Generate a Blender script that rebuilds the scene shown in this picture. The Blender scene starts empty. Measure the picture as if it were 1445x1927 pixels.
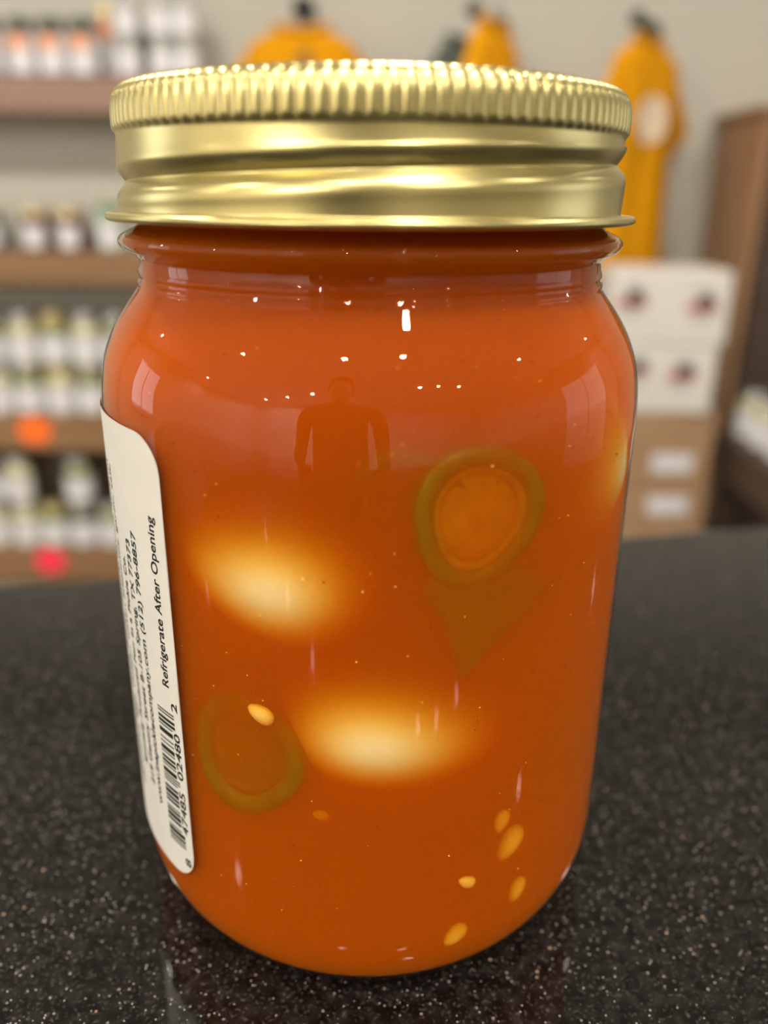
import bpy, bmesh, math, random
from math import sin, cos, pi, radians as R_, degrees
from mathutils import Vector, Matrix
random.seed(7)
scene = bpy.context.scene
COL = scene.collection

# ------------------------------------------------------------------ camera
F_PX, PITCH, ROLL = 1574.25, 0.363014, 0.0096553
CAM = Vector((0.002256, -0.130131, 0.1145))
cam_d = bpy.data.cameras.new('camera')
cam = bpy.data.objects.new('camera', cam_d)
COL.objects.link(cam)
cam_d.sensor_fit = 'VERTICAL'
cam_d.sensor_height = 36.0
cam_d.sensor_width = 36.0
cam_d.lens = 36.0 * F_PX / 1927.0
cam_d.clip_start = 0.005
cam_d.clip_end = 50
cam.matrix_world = (Matrix.Translation(CAM) @ Matrix.Rotation(pi / 2 - PITCH, 4, 'X') @ Matrix.Rotation(ROLL, 4, 'Z'))
cam_d.dof.use_dof = True
cam_d.dof.focus_distance = 0.113
cam_d.dof.aperture_fstop = cam_d.lens / 3.1
scene.camera = cam

# ------------------------------------------------------------------ world, exposure
world = bpy.data.worlds.new('world')
scene.world = world
world.use_nodes = True
world.node_tree.nodes['Background'].inputs[0].default_value = (0.8, 0.85, 1.0, 1)
world.node_tree.nodes['Background'].inputs[1].default_value = 0.6
scene.view_settings.view_transform = 'Standard'
scene.view_settings.look = 'None'
scene.view_settings.gamma = 1.0
scene.view_settings.use_curve_mapping = False
scene.view_settings.exposure = 0.0
cy = scene.cycles
cy.max_bounces = 8
cy.diffuse_bounces = 3
cy.glossy_bounces = 4
cy.transmission_bounces = 4
cy.volume_bounces = 6
cy.use_adaptive_sampling = True
cy.adaptive_threshold = 0.07
cy.transparent_max_bounces = 10
cy.sample_clamp_indirect = 8.0
cy.caustics_reflective = False
cy.caustics_refractive = False
cy.use_denoising = True
cy.denoising_prefilter = 'FAST'
cy.denoising_quality = 'BALANCED'

LAMP_POWER = 33.0    # each ceiling downlight
WINDOW_POWER = 70.0        # each shop window
ROOM = dict(x0=-4.2, x1=4.2, y0=-4.4, y1=2.5, z0=-1.10, z1=1.75)


def window_light(name, loc, rot, sx, sy, power, col):
    l = bpy.data.lights.new(name, 'AREA')
    l.shape = 'RECTANGLE'
    l.size, l.size_y = sx, sy
    l.energy = power
    l.color = col
    o = bpy.data.objects.new(name, l)
    o.location = loc
    o.rotation_euler = rot
    COL.objects.link(o)
    return o


# daylight coming in through the shop windows in the two side walls
WINDOWS = [(-1, 0.9, 0.40, 1.2, 1.5, .2), (1, 0.55, 0.40, 2.0, 1.6, .15)]     # side, y, z, width, height, share of light
for (side, wy, wz, ww, wh, shr) in WINDOWS:
    window_light('window_daylight', (side * (ROOM['x1'] - 0.012), wy, wz), (R_(90), 0, side * R_(90)), ww * .96, wh * .96, WINDOW_POWER * shr, (0.84, 0.90, 1.0))


# ------------------------------------------------------------------ helpers
def ray(x, y):
    X, Y = x - 722.5, y - 963.5
    c, s = cos(ROLL), sin(ROLL)
    X, Y = (c * X + s * Y) / F_PX, -(-s * X + c * Y) / F_PX
    return Vector((X, cos(PITCH) + Y * sin(PITCH), -sin(PITCH) + Y * cos(PITCH)))


def at(x, y, Yp):
    d = ray(x, y)
    return CAM + d * ((Yp - CAM.y) / d.y)


def oncyl(x, y, R):
    d = ray(x, y)
    a = d.x ** 2 + d.y ** 2
    b = CAM.x * d.x + CAM.y * d.y
    c = CAM.x ** 2 + CAM.y ** 2 - R * R
    D = max(b * b - a * c, 0)
    p = CAM + d * ((-b - D ** .5) / a)
    return math.atan2(p.x, -p.y), p.z


def tag(o, label=None, cat=None, group=None, kind=None):
    if label: o['label'] = label
    if cat: o['category'] = cat
    if group: o['group'] = group
    if kind: o['kind'] = kind
    return o


def empty(name, loc=(0, 0, 0), rz=0.0):
    o = bpy.data.objects.new(name, None)
    o.location = loc
    o.rotation_euler = (0, 0, rz)
    o.empty_display_size = 0.02
    COL.objects.link(o)
    return o


def link(name, me, parent=None, loc=None, rot=None):
    o = bpy.data.objects.new(name, me)
    COL.objects.link(o)
    if parent: o.parent = parent
    if loc is not None: o.location = loc
    if rot is not None: o.rotation_euler = rot
    return o


def mesh(name, vs, fs, mat, smooth=False):
    me = bpy.data.meshes.new(name)
    me.from_pydata([tuple(v) for v in vs], [], fs)
    if mat is not None:
        for m in (mat if isinstance(mat, (list, tuple)) else [mat]): me.materials.append(m)
    if smooth:
        me.polygons.foreach_set('use_smooth', [True] * len(me.polygons))
    me.update()
    return me


def bm_mesh(name, bm, mat, smooth=False):
    bmesh.ops.recalc_face_normals(bm, faces=bm.faces[:])
    me = bpy.data.meshes.new(name)
    bm.to_mesh(me)
    bm.free()
    for m in (mat if isinstance(mat, (list, tuple)) else [mat]): me.materials.append(m)
    if smooth:
        me.polygons.foreach_set('use_smooth', [True] * len(me.polygons))
    return me


def box_bm(lo, hi, bev=0.0, seg=2, bm=None):
    bm2 = bmesh.new()
    bmesh.ops.create_cube(bm2, size=1)
    for v in bm2.verts:
        v.co = Vector([(lo[i] + hi[i]) / 2 + v.co[i] * (hi[i] - lo[i]) for i in range(3)])
    if bev > 0:
        bmesh.ops.bevel(bm2, geom=bm2.edges[:], offset=bev, segments=seg, affect='EDGES', profile=.5)
    if bm is None: return bm2
    me = bpy.data.meshes.new('t'); bm2.to_mesh(me); bm2.free(); bm.from_mesh(me); bpy.data.meshes.remove(me)
    return bm


def box(name, lo, hi, mat, parent=None, bev=0.0):
    return link(name, bm_mesh(name, box_bm(lo, hi, bev), mat), parent)


def lathe(prof, seg=96, closed=False):
    """prof: list of (r, z); r==0 ends become poles"""
    vs, fs, rows = [], [], []
    for (r, z) in prof:
        if r <= 1e-9:
            rows.append([len(vs)]); vs.append((0, 0, z))
        else:
            rows.append(list(range(len(vs), len(vs) + seg)))
            vs += [(r * cos(2 * pi * k / seg), r * sin(2 * pi * k / seg), z) for k in range(seg)]
    pairs = list(zip(rows[:-1], rows[1:]))
    if closed: pairs.append((rows[-1], rows[0]))
    for a, b in pairs:
        for k in range(seg):
            k2 = (k + 1) % seg
            if len(a) == 1 and len(b) == 1: continue
            if len(a) == 1: fs.append((a[0], b[k2], b[k]))
            elif len(b) == 1: fs.append((a[k], a[k2], b[0]))
            else: fs.append((a[k], a[k2], b[k2], b[k]))
    return vs, fs


def spline(pts, n=6):
    """Catmull-Rom through 2D points"""
    out = []
    for i in range(len(pts) - 1):
        p0, p1, p2, p3 = pts[max(i - 1, 0)], pts[i], pts[i + 1], pts[min(i + 2, len(pts) - 1)]
        for k in range(n):
            t = k / n
            out.append(tuple(.5 * (2 * p1[j] + (p2[j] - p0[j]) * t + (2 * p0[j] - 5 * p1[j] + 4 * p2[j] - p3[j]) * t * t + (3 * p1[j] - p0[j] - 3 * p2[j] + p3[j]) * t ** 3) for j in range(len(p1))))
    out.append(tuple(pts[-1]))
    return out


def tube_bm(pts, rad, seg=10, bm=None, cap=True):
    bm = bm or bmesh.new()
    pts = [Vector(p) for p in pts]
    rows = []
    up = Vector((0.13, 0.21, 1)).normalized()
    for i, p in enumerate(pts):
        t = (pts[min(i + 1, len(pts) - 1)] - pts[max(i - 1, 0)]).normalized()
        a = t.cross(up)
        if a.length < 1e-4: a = t.cross(Vector((1, 0, 0)))
        a.normalize(); b = t.cross(a)
        r = rad[i] if isinstance(rad, (list, tuple)) else rad
        rows.append([bm.verts.new(p + (a * cos(2 * pi * k / seg) + b * sin(2 * pi * k / seg)) * r) for k in range(seg)])
    for A, B in zip(rows[:-1], rows[1:]):
        for k in range(seg):
            bm.faces.new((A[k], A[(k + 1) % seg], B[(k + 1) % seg], B[k]))
    if cap:
        bm.faces.new(rows[0][::-1]); bm.faces.new(rows[-1])
    return bm


def copy_tree(o, parent=None):
    c = o.copy()
    COL.objects.link(c)
    c.parent = parent
    for ch in o.children: copy_tree(ch, c)
    return c


# ------------------------------------------------------------------ materials
def nt(name):
    m = bpy.data.materials.new(name)
    m.use_nodes = True
    t = m.node_tree
    return m, t, t.nodes['Principled BSDF'], t.nodes['Material Output']


def pbr(name, col, rough=.5, metal=0.0, coat=0.0, bump=None, vary=0.0, vscale=20.0, sheen=0.0, spec=None):
    m, t, b, out = nt(name)
    b.inputs['Base Color'].default_value = (*col, 1)
    b.inputs['Roughness'].default_value = rough
    b.inputs['Metallic'].default_value = metal
    b.inputs['Coat Weight'].default_value = coat
    b.inputs['Sheen Weight'].default_value = sheen
    if spec is not None: b.inputs['Specular IOR Level'].default_value = spec
    if vary or bump:
        tc = t.nodes.new('ShaderNodeTexCoord')
        n = t.nodes.new('ShaderNodeTexNoise')
        n.inputs['Scale'].default_value = vscale
        n.inputs['Detail'].default_value = 2
        t.links.new(tc.outputs['Object'], n.inputs['Vector'])
        if vary:
            r = t.nodes.new('ShaderNodeValToRGB')
            r.color_ramp.elements[0].position, r.color_ramp.elements[1].position = .3, .7
            r.color_ramp.elements[0].color = (*[max(c * (1 - vary), 0) for c in col], 1)
            r.color_ramp.elements[1].color = (*[min(c * (1 + vary), 1) for c in col], 1)
            t.links.new(n.outputs['Fac'], r.inputs[0])
            t.links.new(r.outputs[0], b.inputs['Base Color'])
        if bump:
            bp = t.nodes.new('ShaderNodeBump')
            bp.inputs['Strength'].default_value = bump[0]
            bp.inputs['Distance'].default_value = bump[1]
            t.links.new(n.outputs['Fac'], bp.inputs['Height'])
            t.links.new(bp.outputs[0], b.inputs['Normal'])
    return m


def wood(name, c1, c2, scale=(3, 40, 40), rough=.5):
    m, t, b, out = nt(name)
    tc = t.nodes.new('ShaderNodeTexCoord')
    mp = t.nodes.new('ShaderNodeMapping')
    mp.inputs['Scale'].default_value = scale
    n = t.nodes.new('ShaderNodeTexNoise')
    n.inputs['Scale'].default_value = 1.0
    n.inputs['Detail'].default_value = 6
    n.inputs['Distortion'].default_value = .6
    r = t.nodes.new('ShaderNodeValToRGB')
    r.color_ramp.elements[0].position, r.color_ramp.elements[1].position = .32, .68
    r.color_ramp.elements[0].color = (*c1, 1)
    r.color_ramp.elements[1].color = (*c2, 1)
    t.links.new(tc.outputs['Object'], mp.inputs[0]); t.links.new(mp.outputs[0], n.inputs['Vector'])
    t.links.new(n.outputs['Fac'], r.inputs[0]); t.links.new(r.outputs[0], b.inputs['Base Color'])
    b.inputs['Roughness'].default_value = rough
    return m


def clear_glass(name, ior, rough=0.0, tint=(1, 1, 1), grazing=1.0):
    """clear wall: light passes straight through, the surface mirrors by Fresnel"""
    m, t, b, out = nt(name)
    t.nodes.remove(b)
    f0 = ((ior - 1) / (ior + 1)) ** 2
    lw = t.nodes.new('ShaderNodeLayerWeight'); lw.inputs['Blend'].default_value = .5
    pw = t.nodes.new('ShaderNodeMath'); pw.operation = 'POWER'; pw.inputs[1].default_value = 5
    fr = t.nodes.new('ShaderNodeMapRange'); fr.inputs['To Min'].default_value = f0; fr.inputs['To Max'].default_value = grazing
    t.links.new(lw.outputs['Facing'], pw.inputs[0]); t.links.new(pw.outputs[0], fr.inputs['Value'])
    tr = t.nodes.new('ShaderNodeBsdfTransparent'); tr.inputs[0].default_value = (*tint, 1)
    gl = t.nodes.new('ShaderNodeBsdfGlossy'); gl.inputs['Roughness'].default_value = rough
    mx = t.nodes.new('ShaderNodeMixShader')
    t.links.new(fr.outputs[0], mx.inputs[0]); t.links.new(tr.outputs[0], mx.inputs[1]); t.links.new(gl.outputs[0], mx.inputs[2])
    t.links.new(mx.outputs[0], out.inputs['Surface'])
    return m


def brine_mat():
    m, t, b, out = nt('cloudy_orange_brine')
    t.nodes.remove(b)
    tr = t.nodes.new('ShaderNodeBsdfTransparent')
    t.links.new(tr.outputs[0], out.inputs['Surface'])
    sc = t.nodes.new('ShaderNodeVolumeScatter')
    ab = t.nodes.new('ShaderNodeVolumeAbsorption')
    ad = t.nodes.new('ShaderNodeAddShader')
    ss, sa = BRINE_SCATTER, BRINE_ABSORB
    ds, da = max(ss), max(sa)
    sc.inputs['Color'].default_value = (*[c / ds for c in ss], 1); sc.inputs['Density'].default_value = ds
    ab.inputs['Color'].default_value = (*[1 - c / da for c in sa], 1); ab.inputs['Density'].default_value = da
    t.links.new(sc.outputs[0], ad.inputs[0]); t.links.new(ab.outputs[0], ad.inputs[1])
    t.links.new(ad.outputs[0], out.inputs['Volume'])
    return m


def granite_mat():
    m, t, b, out = nt('polished_black_granite')
    tc = t.nodes.new('ShaderNodeTexCoord')

    def noise(scale, detail, lo, hi, dist=0.0):
        n = t.nodes.new('ShaderNodeTexNoise')
        n.inputs['Scale'].default_value = scale; n.inputs['Detail'].default_value = detail
        n.inputs['Distortion'].default_value = dist
        t.links.new(tc.outputs['Object'], n.inputs['Vector'])
        r = t.nodes.new('ShaderNodeMapRange')
        r.inputs['From Min'].default_value, r.inputs['From Max'].default_value = lo, hi
        t.links.new(n.outputs['Fac'], r.inputs['Value'])
        return r.outputs[0]

    def voro(scale, lo, hi, rnd=1.0):
        n = t.nodes.new('ShaderNodeTexVoronoi')
        n.inputs['Scale'].default_value = scale; n.inputs['Randomness'].default_value = rnd
        t.links.new(tc.outputs['Object'], n.inputs['Vector'])
        return n

    def mix(fac, a, bcol):
        x = t.nodes.new('ShaderNodeMix'); x.data_type = 'RGBA'
        t.links.new(fac, x.inputs['Factor'])
        if isinstance(a, tuple): x.inputs['A'].default_value = (*a, 1)
        else: t.links.new(a, x.inputs['A'])
        x.inputs['B'].default_value = (*bcol, 1)
        return x.outputs['Result']

    def math_(op, a, bb):
        x = t.nodes.new('ShaderNodeMath'); x.operation = op
        for i, v in enumerate((a, bb)):
            if isinstance(v, (int, float)): x.inputs[i].default_value = v
            else: t.links.new(v, x.inputs[i])
        return x.outputs[0]

    base = mix(noise(420, 4, .42, .64), (.004, .0036, .0033), (.014, .013, .012))
    base = mix(noise(1500, 3, .57, .70, .5), base, (.055, .05, .045))
    # single mineral grains: the cell's random colour picks few of them
    for scale, thr, rad, col in ((1300, .965, .30, (.20, .17, .145)), (2600, .965, .36, (.34, .32, .30)), (700, .975, .20, (.26, .18, .13))):
        v = voro(scale, 0, 1)
        sep = t.nodes.new('ShaderNodeSeparateColor'); t.links.new(v.outputs['Color'], sep.inputs[0])
        pick = math_('GREATER_THAN', sep.outputs[0], thr)
        near = math_('LESS_THAN', v.outputs['Distance'], rad)
        base = mix(math_('MULTIPLY', pick, near), base, col)
    t.links.new(base, b.inputs['Base Color'])
    b.inputs['Roughness'].default_value = .042
    b.inputs['Specular IOR Level'].default_value = .36
    return m


BRINE_SCATTER = (340.0, 97.0, 4.0)
BRINE_ABSORB = (68.0, 300.0, 900.0)

M = {}
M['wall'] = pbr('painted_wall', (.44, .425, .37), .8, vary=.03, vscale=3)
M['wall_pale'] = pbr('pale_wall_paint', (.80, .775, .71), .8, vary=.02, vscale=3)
M['ceiling'] = pbr('ceiling_paint', (.84, .83, .80), .9, vary=.02, vscale=2)
M['floor'] = pbr('floor_concrete', (.22, .19, .16), .5, vary=.15, vscale=4)
M['granite'] = granite_mat()
M['cabinet'] = wood('counter_wood', (.05, .03, .02), (.09, .05, .03), (30, 30, 3))
M['glass'] = clear_glass('jar_glass', 1.5)
M['glass_in'] = clear_glass('jar_glass_inside', 1.06, grazing=.02)
M['brine'] = brine_mat()
M['gold'] = pbr('gold_lacquered_tin', (.59, .51, .225), .30, 1.0)
M['gold_shelf'] = pbr('gold_lid_tin', (.70, .58, .30), .35, 1.0)
M['steel_lid'] = pbr('silver_lid_tin', (.62, .62, .60), .3, 1.0)
M['dark_lid'] = pbr('dark_green_lid', (.03, .045, .03), .4)
M['paper'] = pbr('label_paper', (.75, .725, .66), .55, vary=.025, vscale=140, bump=(.08, .0002))
M['ink'] = pbr('black_ink', (.012, .014, .014), .5)
M['ink_green'] = pbr('dark_green_ink', (.015, .035, .03), .5)
M['egg'] = pbr('egg_white', (.92, .86, .72), .45)
M['pepper_skin'] = pbr('jalapeno_skin', (.07, .17, .012), .35, vary=.2, vscale=300)
M['pepper_flesh'] = pbr('jalapeno_flesh', (.42, .40, .06), .5, vary=.2, vscale=300)
M['pepper_core'] = pbr('jalapeno_core', (.56, .44, .05), .5, vary=.2, vscale=300)
M['seed'] = pbr('pepper_seed', (.95, .70, .25), .5)
M['fleck'] = pbr('chilli_fleck', (.25, .03, .01), .5)
M['wood_shelf'] = wood('shelf_wood', (.20, .105, .045), (.27, .15, .07), (3, 60, 60))
M['wood_top'] = wood('upper_shelf_wood', (.24, .145, .105), (.31, .19, .14), (3, 60, 60))
M['wood_cab'] = wood('cabinet_wood', (.23, .125, .06), (.33, .19, .10), (40, 40, 3))
M['wood_dark'] = wood('dark_crate_wood', (.035, .02, .013), (.07, .042, .028), (3, 50, 50))
M['white_label'] = pbr('white_label', (.66, .66, .69), .5)
M['orange_print'] = pbr('orange_print', (.75, .28, .12), .5)
M['green_jar'] = pbr('pickle_jar_green', (.16, .17, .04), .12, coat=.5, vary=.45, vscale=45)
M['pale_jar'] = pbr('pale_jar', (.45, .43, .24), .12, coat=.5, vary=.35, vscale=45)
M['red_jar'] = pbr('dark_red_jar', (.10, .018, .014), .1, coat=.5)
M['dark_jar'] = pbr('dark_jar', (.06, .05, .025), .1, coat=.5, vary=.4, vscale=40)
M['clear_jar'] = pbr('grey_jar', (.35, .35, .33), .1, coat=.5, vary=.2, vscale=40)
M['shirt'] = pbr('mustard_cotton', (.56, .245, .002), .9, spec=.1, vary=.06, vscale=25)
M['shirt_green'] = pbr('dark_green_cotton', (.05, .065, .05), .85, sheen=.2)
M['shirt_ink'] = pbr('shirt_print_brown', (.28, .12, .01), .8)
M['shirt_white'] = pbr('shirt_print_pale', (.72, .58, .42), .8)
M['hanger'] = pbr('hanger_plastic', (.33, .34, .31), .4)
M['hanger_dark'] = pbr('hanger_dark_plastic', (.03, .05, .04), .4)
M['iron'] = pbr('black_iron', (.03, .032, .033), .45, .6)
M['white_card'] = pbr('white_cardboard', (.60, .585, .55), .7, vary=.03, vscale=15)
M['brown_card'] = pbr('brown_cardboard', (.34, .21, .115), .8, vary=.06, vscale=12)
M['red_print'] = pbr('red_print', (.45, .07, .06), .6)
M['dark_print'] = pbr('dark_print', (.07, .03, .03), .6)
M['grey_print'] = pbr('grey_print', (.42, .42, .40), .6)
M['tape'] = pbr('packing_tape', (.45, .32, .2), .25)
M['orange_tag'] = pbr('fluorescent_orange_paper', (.98, .16, .005), .6)
M['pink_tag'] = pbr('fluorescent_pink_paper', (.95, .035, .08), .6)
M['white_paint'] = pbr('white_paint', (.75, .75, .73), .4)
M['black_plastic'] = pbr('black_plastic', (.02, .02, .02), .4)

# ------------------------------------------------------------------ room shell
rm = ROOM
T = .1


def struct(name, lo, hi, mat):
    return tag(box(name, lo, hi, mat), kind='structure')


struct('floor', (rm['x0'] - T, rm['y0'] - T, rm['z0'] - T), (rm['x1'] + T, rm['y1'] + T, rm['z0']), M['floor'])
struct('ceiling', (rm['x0'] - T, rm['y0'] - T, rm['z1']), (rm['x1'] + T, rm['y1'] + T, rm['z1'] + T), M['ceiling'])
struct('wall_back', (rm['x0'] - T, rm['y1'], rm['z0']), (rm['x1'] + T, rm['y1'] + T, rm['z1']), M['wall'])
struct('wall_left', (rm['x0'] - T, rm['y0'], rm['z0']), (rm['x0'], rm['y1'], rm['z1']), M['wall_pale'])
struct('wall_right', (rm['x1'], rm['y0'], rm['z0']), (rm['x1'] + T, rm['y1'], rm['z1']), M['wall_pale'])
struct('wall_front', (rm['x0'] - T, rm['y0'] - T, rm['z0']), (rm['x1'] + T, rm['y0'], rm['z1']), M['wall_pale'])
struct('baseboard_back', (rm['x0'], rm['y1'] - .015, rm['z0']), (rm['x1'], rm['y1'], rm['z0'] + .1), M['wood_dark'])
for i, (side, wy, wz, ww, wh, shr) in enumerate(WINDOWS):
    w = tag(empty('window_%d' % (i + 1), (side * rm['x1'], wy, wz), side * R_(90)), kind='structure')
    for (a, b_, c, d) in ((-ww / 2 - .06, -ww / 2, -wh / 2 - .06, wh / 2 + .06), (ww / 2, ww / 2 + .06, -wh / 2 - .06, wh / 2 + .06),
                          (-ww / 2, ww / 2, wh / 2, wh / 2 + .06), (-ww / 2, ww / 2, -wh / 2 - .06, -wh / 2), (-.02, .02, -wh / 2, wh / 2)):
        box('window_frame', (a, 0, c), (b_, .05, d), M['white_paint'], w)

# ceiling downlights
LAMPS = [(-3.04, -3.39, 1.5, 'far left of the front row'), (-2.04, -3.08, 2.2, 'second in the front row'), (-1.22, -2.81, .7, 'third in the front row'),
         (.98, -2.40, .4, 'left of the close trio in front'), (1.34, -2.28, .4, 'middle of the close trio in front'), (1.78, -2.18, .4, 'right of the close trio in front'),
         (-1.67, -.76, .45, 'left of the counter'), (.37, -.68, .5, 'above the counter edge'), (.40, -1.15, .35, 'just in front of the counter'), (-.30, -1.25, .35, 'added above the standing person to light the jar front'),  # last lamp here is added to light the jar's front
         (-3.6, -1.2, .5, 'by the left wall'), (-3.2, 1.2, .5, 'above the left window'), (3.5, 1.7, .25, 'near the right rear corner'),
         (2.2, -.6, .3, 'right of the counter'), (-1.2, 1.1, .9, 'added before the jar shelves to brighten the back wall'), (0.1, 1.1, .7, 'added before the shirt wall to brighten it'), (1.3, 1.1, .6, 'added before the cartons to brighten the back wall')]  # unseen row of three before the back wall, added to brighten it
for i, (lx, ly, lp, where) in enumerate(LAMPS):
    t = empty('ceiling_downlight', (lx, ly, rm['z1']))
    tag(t, 'round recessed ceiling downlight ' + where, 'lamp', 'ceiling downlights')
    vs, fs = lathe([(.075, -.001), (.075, -.006), (.055, -.010), (.052, -.001)], 32, closed=True)
    link('trim_ring', mesh('trim_ring', vs, fs, M['white_paint'], False), t)
    l = bpy.data.lights.new('downlight_bulb', 'AREA')
    l.shape = 'DISK'; l.size = .075; l.energy = LAMP_POWER * lp; l.color = (1.0, .915, .80); l.spread = R_(170)
    lo = bpy.data.objects.new('bulb', l); COL.objects.link(lo); lo.parent = t; lo.location = (0, 0, -.004)

# ------------------------------------------------------------------ granite counter
ea, eb = Vector((-.1169, .1046, 0)), Vector((.1468, .1631, 0))
ed = (eb - ea).normalized()
pL, pR = ea - ed * 1.0, ea + ed * 1.55
ctr = tag(empty('granite_counter', (0, -.25, rm['z0'])), 'polished black speckled granite counter under the gold-lidded jar', 'counter')
off = Vector((0, .25, -rm['z0']))


def prism(name, poly, z0, z1, mat, parent, bev=0.0, o=Vector((0, 0, 0))):
    bm = bmesh.new()
    vb = [bm.verts.new((p[0] + o.x, p[1] + o.y, z0 + o.z)) for p in poly]
    f = bm.faces.new(vb)
    r = bmesh.ops.extrude_face_region(bm, geom=[f])
    for v in r['geom']:
        if isinstance(v, bmesh.types.BMVert): v.co.z = z1 + o.z
    if bev: bmesh.ops.bevel(bm, geom=bm.edges[:], offset=bev, segments=3, affect='EDGES', profile=.5)
    return link(name, bm_mesh(name, bm, mat), parent)


NEAR = -.42
prism('worktop', [(pL.x, NEAR), (pR.x, NEAR), (pR.x, pR.y), (pL.x, pL.y)], -.03, 0, M['granite'], ctr, .003, off)
prism('base_cabinet', [(pL.x + .04, NEAR + .04), (pR.x - .04, NEAR + .04), (pR.x - .04, pR.y - .06), (pL.x + .04, pL.y - .05)], rm['z0'], -.03, M['cabinet'], ctr, 0, off)

# ------------------------------------------------------------------ the egg jar
mm = .001
jar = tag(empty('egg_jar'), 'large glass jar of eggs in orange brine with ribbed gold screw lid', 'jar')
Z0 = 114.5


def heel(r1, z0, rh, rz, n=12):
    return [(r1 - rh + rh * sin(k / n * pi / 2), z0 + rz - rz * cos(k / n * pi / 2)) for k in range(n + 1)]


upper = spline([(40.5, 30), (40.5, 60), (40.5, 80), (40.45, 85.5), (40.1, 89.5), (39.5, 92.5), (38.3, 95.5), (37.2, 97.5), (35.8, 99.5), (34.5, 101.2), (33.75, 102.2)], 5)
neck = [(33.9, 102.5), (33.85, 102.9), (33.55, 103.1), (33.55, 103.7), (33.75, 104.0), (33.6, 104.4), (33.4, 105.0), (33.4, 105.8)]
ring = spline([(33.4, 106.0), (34.4, 106.7), (35.5, 107.3), (36.05, 108.2), (35.7, 109.0), (34.5, 109.7), (33.5, 110.2), (33.2, 110.8)], 5)
finish = [(33.2, 111.5), (33.2, 124.2), (32.4, 125.2), (31.2, 125.2), (30.6, 124.6)]
base = [(0, 2.6), (20, 2.4), (26, 1.6), (28.5, .5)]
outer = base + heel(40.5, 0, 9.6, 14.5) + upper + neck + ring + finish
vs, fs = lathe([(r * mm, z * mm) for r, z in outer], 192)
n_out = len(fs)
inner = [(30.6, 124.0), (32.6, 112), (32.6, 111), (34.2, 109.4), (35.55, 108.5), (35.5, 107.9), (34.2, 106.9), (33.15, 105.9), (33.2, 103)] + [(r - .2, z) for r, z in upper[::-1]] + [(r - .2, z + .25) for r, z in heel(40.5, 0, 9.6, 14.5)[::-1]] + [(27, 1.6), (20, 3.0), (0, 3.2)]
vs2, fs2 = lathe([(r * mm, z * mm) for r, z in inner], 192)
k0 = len(vs)
gm = mesh('glass', vs + vs2, fs + [tuple(i + k0 for i in f) for f in fs2], [M['glass'], M['glass_in']], True)
gm.polygons.foreach_set('material_index', [0] * n_out + [1] * len(fs2))
link('glass', gm, jar)

brine_p = [(0, 3.5), (20, 3.3), (27, 1.95)] + [(r - .32, z + .4) for r, z in heel(40.5, 0, 9.6, 14.5)] + [(r - .32, z) for r, z in upper] + \
    [(33.1, 103), (33.05, 105.9), (34.1, 107.0), (35.35, 107.95), (35.4, 108.45), (34.1, 109.3), (32.45, 111), (32.45, 121.5), (0, 121.5)]
vs, fs = lathe([(r * mm, z * mm) for r, z in brine_p], 160)
br = link('brine', mesh('brine', vs, fs, M['brine'], True))
tag(br, 'cloudy orange brine filling the glass egg jar', 'brine', kind='stuff')
RB = 40.18    # brine surface radius (mm)

# ---- lid: one pressed sheet, 120 knurls on its shoulder, a helical thread roll below
N_K, SUB = 120, 8
SEG = N_K * SUB


def wrap(x): return (x + pi) % (2 * pi) - pi


prof_top = [(29.5, 126.9, 0), (31.5, 126.9, 0), (33.0, 127.25, 0), (34.0, 127.15, .1), (34.7, 126.6, .6), (35.1, 125.9, 1), (35.3, 125.0, 1), (35.38, 124.2, 1), (35.4, 123.4, 1), (35.4, 122.7, 1), (35.36, 122.2, 1), (35.2, 121.9, .35), (35.02, 121.65, 0)]
vs, fs, rowsN = [], [], 0


def skirt(a):
    """radius profile of the skirt below the knurls; thread groove climbs to the right and leaves a flat roll"""
    gz = 2.6 + 1.35 * max(-1, min(1, wrap(a) / 1.3))     # groove height above camera level
    gz += Z0
    pts = [(34.98, 121.35), (35.04, 120.6), (35.16, 119.6 + (gz - Z0 - 2.6) * .3), (35.27, gz + 2.2), (35.2, gz + 1.7), (34.9, gz + 1.05), (34.52, gz + .45), (34.28, gz + .1),
           (34.26, gz - .1), (34.5, gz - .4), (34.9, gz - .85), (35.32, gz - 1.45), (35.55, gz - 2.3), (35.5, gz - 3.1)]
    lowz = 111.95
    pts = spline(pts, 3)
    pts = [(r, max(z, lowz + .5)) for r, z in pts] + [(35.3, lowz + .32), (35.35, lowz + .1), (35.8, lowz - .12)]
    return pts


NP = len(prof_top) + len(skirt(0))
cols = []
for k in range(SEG):
    a = 2 * pi * k / SEG
    ph = (k % SUB) / SUB
    prof = abs(sin(pi * ph))            # rounded ribs with sharp valleys
    rib = (prof ** .5 - .8) * .36
    c = []
    for (r, z, w) in prof_top: c.append((r + rib * w, z + (.10 * (prof - .5) * w if z > 125.5 else 0)))
    c += skirt(a)
    cols.append([((r * sin(a)) * mm, (-r * cos(a)) * mm, z * mm) for r, z in c])
for c in cols: vs += c
for k in range(SEG):
    k2 = (k + 1) % SEG
    for j in range(NP - 1): fs.append((k * NP + j, k * NP + j + 1, k2 * NP + j + 1, k2 * NP + j))
lid = link('lid', mesh('lid', vs, fs, M['gold'], True), jar)
tag(lid, 'gold metal screw lid with ribbed shoulder')
vs, fs = lathe([(0, .1266), (.0285, .1266), (.0292, .12668), (.0297, .1269), (.0297, .1264), (.0, .1258)], 128)
link('top_panel', mesh('top_panel', vs, fs, M['gold'], True), lid)
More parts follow.
